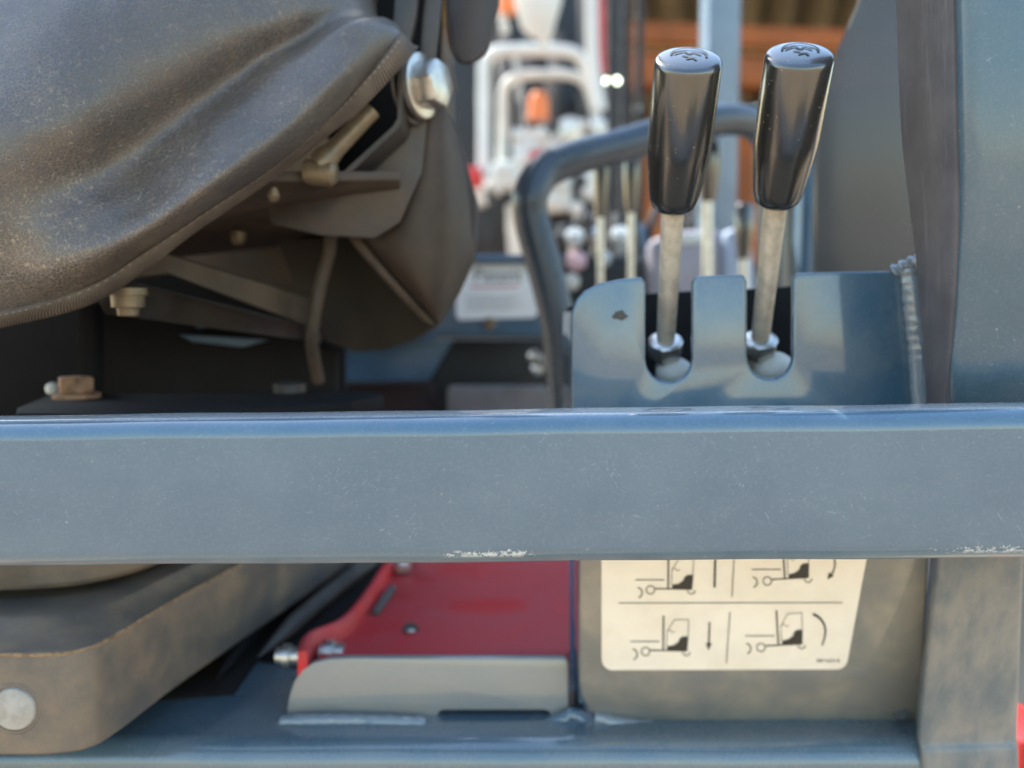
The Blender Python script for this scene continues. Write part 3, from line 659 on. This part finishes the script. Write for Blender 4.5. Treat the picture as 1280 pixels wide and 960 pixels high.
# stitches on the binding
vs_, fs = [], []
acc = 0
for i in range(2 * NS + 10, len(seamline) - NS - 4):
    a, b_ = seamline[i], seamline[i + 1]; seg = (b_ - a).length; acc += seg
    if acc < 0.0021: continue
    acc = 0; d = (b_ - a).normalized(); dn = (lowl[i] - a); c_ = a + dn * 0.30 + Vector((0, -.0032, 0)); h = dn.normalized() * 0.0003
    k = len(vs_); e = d * 0.0007; o = Vector((0, -.00035, 0))
    vs_ += [c_ - e - h, c_ + e - h, c_ + e + h, c_ - e + h, c_ - e * .6 + o, c_ + e * .6 + o]
    fs += [(k, k + 1, k + 5, k + 4), (k + 3, k + 4, k + 5, k + 2), (k, k + 4, k + 3), (k + 1, k + 2, k + 5)]
st = mesh("stitching", vs_, fs, M['thread'], seat); st["kind"] = "stuff"
# seat pan, underside shapes
def sheet(name, quad, mat, parent, th=0.003, n=None, bevel=.0006, label=None):
    f = [P(*q_) for q_ in quad]; nn = n or Vector((0, 1, 0)); return prism3(name, f, [v + nn * th for v in f], mat, parent, bevel, label)
sheet("pan_underside", [(180, 300, .37), (330, 225, .385), (500, 225, .41), (500, 292, .52), (300, 296, .56), (150, 330, .50)], M['browndirt'], seat, .004, Vector((0, 0, 1)), label="brown dusty underside of the seat pan")
sheet("pan_rail", [(140, 352, .40), (210, 318, .395), (395, 375, .47), (395, 412, .47), (210, 342, .40)], M['browndirt'], seat, .012)
sheet("pan_rail", [(120, 372, .385), (160, 352, .385), (240, 372, .40), (400, 412, .47), (400, 428, .47), (130, 392, .387)], M['bracket'], seat, .010)
sheet("pan_wall", [(200, 296, .56), (470, 292, .56), (470, 390, .56), (200, 330, .56)], M['browndirt'], seat, .004)
sheet("pan_bowl", [(345, 300, .50), (450, 296, .48), (500, 350, .475), (546, 404, .47), (520, 424, .475), (480, 438, .48), (445, 440, .485), (410, 428, .49), (385, 400, .50)], M['bowl'], seat, .05, label="shade-darkened brown bowl under the seat pan")
nb = P(160, 378, .375)
lathe("pan_nut", nb + Vector((0, 0, .006)), nb + Vector((0, 0, -.02)), [(0, .0080), (.003, .0080), (.0032, .0068), (.008, .0066), (.0085, .0046), (.0115, .0042), (.012, .002)], M['tan'], seat, 24)
for x, y, Y in ((341, 247, .392), (298, 301, .45)):
    a = P(x, y, Y); lathe("pan_screw", a + Vector((0, 0, .004)), a + Vector((0, -.003, -.02)), [(0, .0038), (.004, .0036), (.006, .002)], M['tan'], seat, 18)
tube("cable", [P(414, 288, .455), P(411, 318, .455), P(402, 350, .455), (P(394, 390, .455)), P(390, 430, .46), P(398, 475, .48)], .0034, M['browndirt'], seat, 10, 6)
# side bracket with flange
br = [(498, 96), (500, 148), (494, 160), (432, 216), (418, 226), (350, 230), (330, 245), (340, 280), (400, 294), (468, 298), (500, 278), (528, 215), (536, 130), (520, 70)]
brk = sheet("hinge_bracket", [(x, y, .425) for x, y in br], M['bracket'], seat, .004, label="folded steel hinge bracket beside the cushion")
fl = [P(x, y, .400) for x, y in ((497, 60), (497, 148), (491, 158), (430, 214), (416, 223), (350, 228))]
tube_rows = []
for i, p in enumerate(fl): tube_rows.append([p, p + Vector((0.0015, .026, -.0006)), p + Vector((0.0028, .026, -.0022)), p + Vector((.0016, 0, -.0016))])
loft("bracket_flange", tube_rows, M['bracket'], seat, closed=True, capends=True, angle=50)
prism("recliner_arm", [(497, -60), (528, -60), (520, 20), (506, 85), (494, 95), (490, 40)], .412, .006, M['bracket'], seat, .001)
prism("recliner_arm", [(536, -60), (556, -60), (548, 40), (540, 100), (522, 110), (528, 20)], .418, .006, M['bracket'], seat, .001)
bc = P(522, 108, .418); bd = Vector((0.9, -0.42, 0.02)).normalized()
lathe("washer", bc - bd * .004, bc + bd, [(0, .0165), (.0018, .0168), (.002, .0130), (.0046, .0128)], M['bracket'], seat, 36)
lathe("washer", bc + bd * .0006, bc + bd, [(0, .0148), (.0026, .0146), (.0030, .0136)], M['steel'], seat, 36)
hexa("bolt_head", bc + bd * .0030, bc + bd * .0130, .0112, M['steel'], seat, 0.2, bev=.0010)
sa, sb = P(398, 208, .392), P(466, 138, .398)
lathe("strut", sa, sb, [(0, .0058), (.005, .0060), (.007, .0050), (.012, .0042), ((sb - sa).length, .0038)], M['tan'], seat, 22)
lathe("strut_mount", sa + Vector((-.006, 0, -.002)), sa + Vector((.02, 0, -.004)), [(0, .005), (.003, .0058), (.012, .0058), (.014, .004)], M['tan'], seat, 20)
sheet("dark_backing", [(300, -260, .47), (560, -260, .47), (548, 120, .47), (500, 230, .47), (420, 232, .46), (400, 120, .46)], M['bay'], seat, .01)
# hanging skirt
sk = [[(520, 128, .43), (540, 122, .425), (560, 140, .43), (572, 170, .445)], [(505, 215, .435), (530, 210, .425), (560, 215, .43), (583, 225, .45)], [(478, 268, .44), (515, 270, .427), (560, 280, .432), (590, 290, .455)], [(448, 296, .445), (505, 320, .430), (555, 335, .435), (592, 322, .46)], [(495, 352, .450), (525, 365, .436), (555, 372, .442), (577, 362, .462)], [(543, 402, .455), (548, 406, .45), (552, 402, .452), (558, 394, .46)]]
W = [[P(*p) for p in r] for r in sk]; g1 = [crom(r, 8) for r in W]; g2 = list(zip(*[crom(c_, 8) for c_ in zip(*g1)]))
g2 = [list(r) for r in g2]; bk = [[v + Vector((0, .004, 0)) for v in r] for r in g2]
loft("seat_skirt", g2, M['vinyl'], seat, angle=80, label="dusty vinyl skirt hanging behind the bracket")
hem = crom([P(446, 296, .443), P(468, 325, .443), P(497, 357, .446), P(522, 384, .45), P(544, 406, .452)], 8)
loft("skirt_hem", [[p + Vector((-.006, 0, .002)), p + Vector((-.003, -.0022, .001)), p + Vector((.002, -.0016, -.001)), p + Vector((.003, .002, -.001))] for p in hem], M['binding'], seat, closed=True, uvs=[(i * .003, k * .3) for i in range(len(hem)) for k in range(4)])
sheet("skirt_back", [(572, 165, .47), (596, 250, .475), (592, 322, .478), (545, 408, .48), (500, 360, .48), (520, 200, .47)], M['vinyl_dark'], seat, .03)
# backrest above
bo = [(548, -900), (556, 10), (562, 70), (575, 84), (596, 82), (612, 66), (624, 10), (680, -900)]
f = [P(x, y, .45) for x, y in bo]
prism3("backrest", f, [v + Vector((-.01, .36, .22 if v.z < 1.5 else 0)) for v in f], M['vinyl_dark'], seat, bevel=.012, bseg=4, label="dark vinyl backrest bottom edge")
# under-seat dark bay
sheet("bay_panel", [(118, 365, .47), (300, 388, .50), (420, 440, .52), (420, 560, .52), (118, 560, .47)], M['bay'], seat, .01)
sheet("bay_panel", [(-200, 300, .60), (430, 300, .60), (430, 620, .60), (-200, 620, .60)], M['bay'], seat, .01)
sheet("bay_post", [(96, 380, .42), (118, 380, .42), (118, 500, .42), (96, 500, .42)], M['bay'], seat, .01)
for qd in ([(248, 402, .485), (292, 398, .49), (286, 408, .49), (244, 410, .485)], [(222, 418, .485), (336, 425, .49), (302, 434, .49), (240, 427, .485)]):
    sheet("slide_rail", qd, M['paint_far'], seat, .004)
zp = P(200, 500, .40).z
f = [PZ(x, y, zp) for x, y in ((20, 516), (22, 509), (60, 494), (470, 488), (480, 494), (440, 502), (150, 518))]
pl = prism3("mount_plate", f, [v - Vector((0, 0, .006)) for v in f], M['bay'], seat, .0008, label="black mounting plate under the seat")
b0 = PZ(96, 497, zp)
lathe("washer", b0, b0 + Vector((0, 0, 1)), [(0, .0105), (.0020, .0103), (.0022, .008)], M['rust'], seat, 28)
hexa("rusty_bolt", b0 + Vector((0, 0, .002)), b0 + Vector((0, 0, .0098)), .0082, M['rust'], seat, .3, bev=.001, label="rusty hexagon bolt on the mounting plate")
a = P(66, 486, .42); lathe("ball_end", a - Vector((.0, 0, .003)), a + Vector((0, 0, 1)), [(0, .001), (.001, .0028), (.003, .0034), (.005, .0028), (.006, .001)], M['white'], seat, 16)
a = PZ(362, 490, zp); lathe("spacer", a, a + Vector((0, 0, 1)), [(-.004, .008), (.004, .008), (.005, .006)], M['bracket'], seat, 20)

# ------------------------------------------------------------------ middle distance of the forklift
# sticker panel (dash)
ds = [(380, 318), (380, 540), (720, 540), (720, 325), (690, 322)]
dash = prism("dash_panel", [(380, 330), (380, 425), (540, 425), (548, 420), (700, 420), (700, 330)], .78, .02, M['paint_far'], fk, bevel=.004, label="blue-grey panel with white sticker")
prism("dash_ledge", [(380, 318), (380, 329), (705, 329), (705, 318)], .768, .10, M['paint_far'], dash, bevel=.003)
prism("kick_panel", [(380, 426), (380, 478), (535, 476), (566, 424)], .80, .02, M['paint_far'], dash, bevel=.002)
prism("recess_panel", [(380, 424), (380, 560), (720, 560), (720, 424)], .86, .02, M['darkgrey'], dash, bevel=.002)
prism("step_plate", [(560, 484), (558, 520), (690, 520), (684, 484)], .80, .02, M['stepgrey'], dash, bevel=.002)
prism("floor_kick", [(380, 480), (380, 540), (556, 540), (540, 478)], .82, .02, M['kick'], dash, bevel=.002)
so = [(570, 362), (570, 394), (574, 400), (668, 397), (672, 392), (671, 350), (665, 331), (660, 326), (588, 329), (582, 336)]
stk = prism("white_sticker", so, .7785, .0012, M['sticker'], fk, bevel=.0003, label="white sticker with blurred heading and lines of print")
SM = lambda x, y: P(x, y, .7776)
text("sticker_heading", "Patent", P(592, 352, .7776), Vector((1, 0, 0)), Vector((0, 0, 1)), 0.0165, M['printgrey'], stk)
q = Flat(SM); q.line([(588, 359), (648, 358)], 2.2); q.build("red_rule", M['printred'], stk)
for y in (371, 376, 381, 386):
    q = Flat(SM); q.line([(582, y), (630 + (y * 7) % 23, y - .5)], 1.0); q.build("text_line", M['printgrey'], stk)
a = P(612, 404, .778); lathe("panel_screw", a + Vector((0, .004, 0)), a + Vector((0, -1, 0)), [(0, .006), (.006, .005), (.007, .002)], M['tan'], dash, 16)
for x, y in ((668, 446), (682, 452), (672, 462)):
    a = P(x, y, .78); lathe("fitting", a + Vector((0, .01, 0)), a + Vector((0, -1, 0)), [(0, .006), (.010, .005), (.014, .002)], M['steel'], dash, 14)
# grab rail tube
Yg = .62
tube("grab_rail", [P(712, 540, Yg), P(700, 420, Yg), P(690, 370, Yg), P(676, 318, Yg), P(664, 272, Yg), P(664, 242, Yg), P(682, 214, Yg + .01), P(722, 196, Yg + .02), P(780, 181, Yg + .04), P(840, 163, Yg + .06), P(890, 151, Yg + .08), P(925, 150, Yg + .10), P(950, 162, Yg + .12), P(964, 200, Yg + .14), P(966, 300, Yg + .14), P(966, 460, Yg + .14)],
     .0125, plain("dark rail paint", (0.045, 0.062, 0.082), .28, 0, .1, 30, 0), fk, 20, 8, label="dark bent grab rail behind the levers")
# rear bank of levers
def rear_lever(x, yt, yk, yb, Y, r_):
    lv = bpy.data.objects.new("control_lever", None); lv.location = P(x, yb, Y); link(lv, None); lv.parent = fk; lv.matrix_parent_inverse = world_of(fk).inverted()
    A, B, C = P(x - 2, yb, Y), P(x - 1, yk, Y), P(x, yt, Y); L = (C - B).length
    lathe("lever_rod", A, B, [(0, r_ * .42), ((B - A).length, r_ * .42)], M['steel'], lv, 14)
    lathe("knob", B, C, [(0, r_ * .6), (L * .08, r_ * .7), (L * .5, r_), (L * .95, r_), (L, r_ * .8)], M['knob'], lv, 24)
for i, a in enumerate(((752, 168, 272, 400, .72, .0068), (790, 176, 266, 400, .74, .0068), (886, 160, 252, 400, .76, .0105), (930, 255, 324, 400, .80, .0085))): rear_lever(*a)
# lever block fittings
prism("valve_block", [(690, 318), (690, 420), (1000, 420), (1000, 345), (920, 345), (918, 300), (850, 300), (845, 330), (800, 322), (740, 318)], .92, .12, M['darkgrey'], fk, bevel=.006, label="dark valve block behind the console")
for x, y, r_, m_ in ((720, 298, 12, 'white'), (722, 328, 13, 'pinkcap'), (757, 326, 9, 'white'), (778, 296, 12, 'white'), (748, 296, 9, 'steel'), (716, 355, 10, 'offwhite'), (700, 300, 7, 'chain'), (735, 276, 8, 'chain')):
    a = P(x, y, .90); k_ = mmpx(.9); lathe("valve_cap", a + Vector((0, .02, 0)), a + Vector((0, -1, .9)), [(-.02, r_ * .6 * k_), (.0, r_ * .6 * k_), (.001, r_ * k_), (.008, r_ * k_), (.0085, r_ * .7 * k_), (.012, r_ * .65 * k_)], M[m_], fk, 18)
rr = random.Random(11)
for k in range(16):
    x = 690 + k * 16 + rr.uniform(-6, 6); y0 = rr.uniform(255, 300); Y = rr.uniform(.95, 1.15)
    tube("hydraulic_hose", [P(x, y0, Y), P(x + rr.uniform(-12, 12), y0 + 30, Y - .01), P(x + rr.uniform(-16, 16), y0 + 75, Y + .01), P(x + rr.uniform(-16, 16), y0 + 140, Y)], rr.uniform(.004, .008), M[rr.choice(('black', 'darkgrey', 'chain', 'paint_far', 'black'))], fk, 8, 4)
prism("control_shroud", [(812, 300), (850, 288), (900, 286), (918, 300), (920, 420), (812, 420)], .88, .03, plain("lilac grey", (0.30, 0.29, 0.34), .35, 0, .1, 20, 0), fk, bevel=.008)
prism("shroud_label", [(850, 292), (878, 290), (878, 303), (850, 306)], .8785, .001, M['white'], fk, bevel=.0003)
prism("side_shroud", [(905, 288), (940, 280), (950, 420), (905, 420)], .87, .03, plain("pale blue", (0.33, 0.40, 0.52), .3, 0, .1, 20, 0), fk, bevel=.008)
# overhead guard pillar
a0, a1 = P(906, 420, 1.05), P(906, -420, 1.05)
box("guard_pillar", (P(885, 0, 1.05).x, 1.05, a0.z), (P(928, 0, 1.05).x, 1.10, a1.z), plain("pale blue paint", (0.17, 0.24, 0.31), .3, 0, .1, 20, 0), fk, bevel=.006, label="pale blue guard pillar behind the levers")
# lift chains
def chain(x, Y, wd):
    z0, z1 = P(x, 330, Y).z, P(x, -80, Y).z; X = P(x, 100, Y).x; vs_, fs = [], []; z = z0; k = 0
    while z < z1:
        for s in ((-1, 1) if k % 2 else (-.55, .55)):
            cx = X + s * wd * .5; b0_ = len(vs_)
            for yy in (-.006, .006):
                for (dx, dz) in ((-.0016, -.009), (.0016, -.009), (.0016, .011), (-.0016, .011)): vs_.append((cx + dx, Y + yy, z + dz))
            fs += [tuple(b0_ + j for j in t) for t in ((0, 1, 2, 3), (7, 6, 5, 4), (0, 4, 5, 1), (1, 5, 6, 2), (2, 6, 7, 3), (3, 7, 4, 0))]
        z += .0125; k += 1
    mesh("lift_chain", vs_, fs, M['chain'], fk, smooth=False)
for x in (764, 781, 799): chain(x, 1.25, .0075)
# smoked panel on the right
sp = [(1077, -120), (1076, 0), (1050, 60), (1024, 135), (1020, 220), (1020, 420), (1200, 420), (1200, -120)]
prism("side_screen", sp, .50, .006, M['acrylic'], fk, bevel=.001, label="scratched smoked acrylic screen")
box("screen_support", (P(1000, 300, .6).x, .60, P(1000, 420, .6).z), (P(1020, 300, .6).x, .62, P(1000, 150, .6).z), M['paint_far'], fk, bevel=.004)

# ------------------------------------------------------------------ background machine
bm_ = thing("yard_machine", (P(660, 300, 2.2).x, 2.3, 0), "blurred white machine with two nested tubular arches and orange beacon", "machine")
Ya = 2.1
tube("arch_frame", [P(605, 225, Ya), P(605, 120, Ya), P(606, 80, Ya), P(616, 67, Ya), P(640, 63, Ya), P(700, 64, Ya), P(722, 70, Ya), P(734, 90, Ya), P(750, 135, Ya)], .0150, M['white'], bm_, 14, 6)
tube("arch_frame", [P(628, 225, Ya + .1), P(628, 135, Ya + .1), P(630, 112, Ya + .1), P(642, 98, Ya + .1), P(668, 94, Ya + .1), P(712, 94, Ya + .1), P(734, 108, Ya + .1), P(746, 150, Ya + .1)], .0125, M['offwhite'], bm_, 14, 6)
for nm, qd, Y, m_ in (("housing", [(640, 160), (720, 158), (722, 200), (714, 235), (600, 235), (600, 205), (642, 200)], Ya + .05, 'white'), ("housing", [(582, 236), (608, 236), (608, 256), (582, 258)], Ya, 'white'),
                      ("red_badge", [(580, 208), (602, 208), (604, 232), (580, 232)], Ya - .06, 'red_far'), ("red_badge", [(662, 188), (684, 186), (684, 202), (662, 204)], Ya + .03, 'red_far'),
                      ("cover_plate", [(674, 215), (712, 212), (716, 262), (676, 266)], Ya, 'white'), ("cover_plate", [(726, 214), (746, 212), (746, 246), (728, 248)], Ya, 'white'),
                      ("dark_body", [(582, 260), (622, 250), (622, 330), (582, 330)], Ya + .1, 'darkgrey'), ("pale_post", [(632, 255), (656, 255), (660, 330), (636, 330)], Ya + .05, 'offwhite'), ("dark_body", [(672, 268), (745, 250), (745, 340), (672, 340)], Ya + .08, 'darkgrey')):
    prism(nm, qd, Y, .06, M[m_], bm_, bevel=.008)
a = P(673, 150, Ya); lathe("beacon", a, a + Vector((0, 0, 1)), [(0, .026), (.05, .022), (.062, .014), (.066, .002)], M['orange'], bm_, 20)
a = P(713, 165, Ya + .05); lathe("headlamp", a + Vector((0, .03, 0)), a + Vector((0, -1, 0)), [(0, .036), (.03, .036), (.04, .028), (.044, .003)], M['steel'], bm_, 22)
a = P(748, 160, Ya + .05); lathe("headlamp", a + Vector((0, .03, 0)), a + Vector((0, -1, 0)), [(0, .024), (.03, .024), (.04, .014)], M['steel'], bm_, 22)
prism("mast_plate", [(640, 105), (740, 105), (745, 165), (636, 165)], Ya + .3, .04, M['darkgrey'], bm_, bevel=.004)
prism("cab_back", [(560, -120), (790, -120), (790, 420), (560, 420)], Ya + .5, .4, M['darkgrey'], bm_, bevel=.02)
for x, m_ in ((640, 'chain'), (724, 'chain'), (600, 'black')):
    tube("hose", [P(x, 110, Ya + .25), P(x + 3, 160, Ya + .25), P(x, 230, Ya + .25)], .012, M[m_], bm_, 10, 4)
for k in range(26):
    x = rr.uniform(585, 760); y0 = rr.choice((rr.uniform(-40, 60), rr.uniform(120, 180))); Y = Ya + rr.uniform(.12, .42)
    tube("hose", [P(x, y0, Y), P(x + rr.uniform(-8, 8), y0 + 50, Y), P(x + rr.uniform(-14, 14), y0 + 110, Y), P(x + rr.uniform(-14, 14), y0 + 170, Y)], rr.uniform(.004, .012), M[rr.choice(('chain', 'stepgrey', 'offwhite', 'black', 'stepgrey'))], bm_, 8, 4)
for k in range(22):
    x, y = rr.uniform(595, 745), rr.uniform(150, 262); r_ = rr.uniform(3, 9); Y = Ya - rr.uniform(0, .12); k_ = mmpx(Y); a = P(x, y, Y)
    hexa("fitting", a + Vector((0, .03, 0)), a + Vector((0, -.02, 0)), r_ * k_, M[rr.choice(('white', 'steel', 'offwhite', 'darkgrey', 'chain', 'white'))], bm_, rr.random(), bev=.002)
a = P(634, 6, Ya); lathe("beacon", a + Vector((0, 0, -.02)), a + Vector((0, 0, 1)), [(0, .022), (.05, .022), (.06, .01)], M['orange'], bm_, 20)
tube("white_pole", [P(740, -120, Ya - .1), P(741, 60, Ya - .1), P(750, 138, Ya - .1)], .015, M['white'], bm_, 12, 6)
tube("red_strip", [P(751, -120, Ya - .1), P(752, 60, Ya - .1), P(754, 92, Ya - .1)], .008, M['red_far'], bm_, 10, 6)
tube("white_pole", [P(624, -120, Ya), P(626, 0, Ya), P(632, 40, Ya)], .010, M['offwhite'], bm_, 12, 4)
for x in (759, 771):
    a = P(x, 101, 1.6); lathe("lit_lamp", a, a + Vector((0, -1, 0)), [(0, .0045), (.003, .0042), (.005, .002)], M['lamp'], bm_, 16)
# hanging white bag
bag = thing("plastic_bag", P(672, 62, Ya - .15), "pale crumpled plastic bag hanging above the white arches", "bag")
pts = [(0, .0), (.02, .012), (.05, .034), (.10, .050), (.15, .052), (.22, .048), (.30, .03)]
bgm = lathe("bag_body", P(676, 63, Ya - .15), P(668, -100, Ya - .15), [(t, r_ + .001) for t, r_ in pts], M['white'], bag, 28)
for v in bgm.data.vertices: v.co += Vector((noise.noise(v.co * 22), noise.noise(v.co * 22 + Vector((3, 3, 3))), 0)) * .014

# ------------------------------------------------------------------ timber shed behind
sh = thing("timber_shed", (2.0, 6.0, 0), "open timber shed with orange beams and corrugated roof", "shed")
Yb = 5.0
for qd, Y, m_ in (([(700, 22), (1300, 46), (1300, 68), (700, 50)], Yb, 'wood'), ([(700, 51), (1300, 69), (1300, 76), (700, 60)], Yb + .05, 'wood_light'), ([(700, 62), (1300, 80), (1300, 112), (700, 105)], Yb + .02, 'wood')):
    prism("beam", qd, Y, .18, M[m_], sh, bevel=.01)
for x0, x1, m_ in ((806, 835, 'wood'), (930, 960, 'wood'), (905, 928, 'wood'), (776, 786, 'wood')):
    prism("shed_board", [(x0, 150), (x1, 150), (x1, 330), (x0, 330)], Yb + .3, .05, M[m_], sh, bevel=.01)
z_b = P(900, 110, Yb).z
vs_, fs = [], []
n = 120
for i in range(n + 1):
    x = -1.5 + 8 * i / n
    for (yy, zz) in ((Yb + .1, P(900, 24, Yb).z), (Yb + 4.5, P(900, 24, Yb).z + .25)): vs_.append((x, yy, zz + .05 * math.sin(i * math.pi / 2) + .05))
zr0 = P(900, 30, Yb).z
rows = []
for i in range(241):
    x = -3 + 9 * i / 240; wv = .07 * math.sin(x * 2 * math.pi / .26)
    rows.append([Vector((x + 0.0, Yb + 3.0, zr0 + .15 + wv)), Vector((x - .9, Yb - .9, zr0 + 1.05 + wv))])
rf = loft("corrugated_roof", rows, M['roof'], sh, angle=80)
box("back_wall", (-4, Yb + 3.0, 0), (7, Yb + 3.1, zr0 + .2), plain("shed wall", (0.06, 0.05, 0.04), .8, 0, .3, 2, 0), sh, bevel=0)
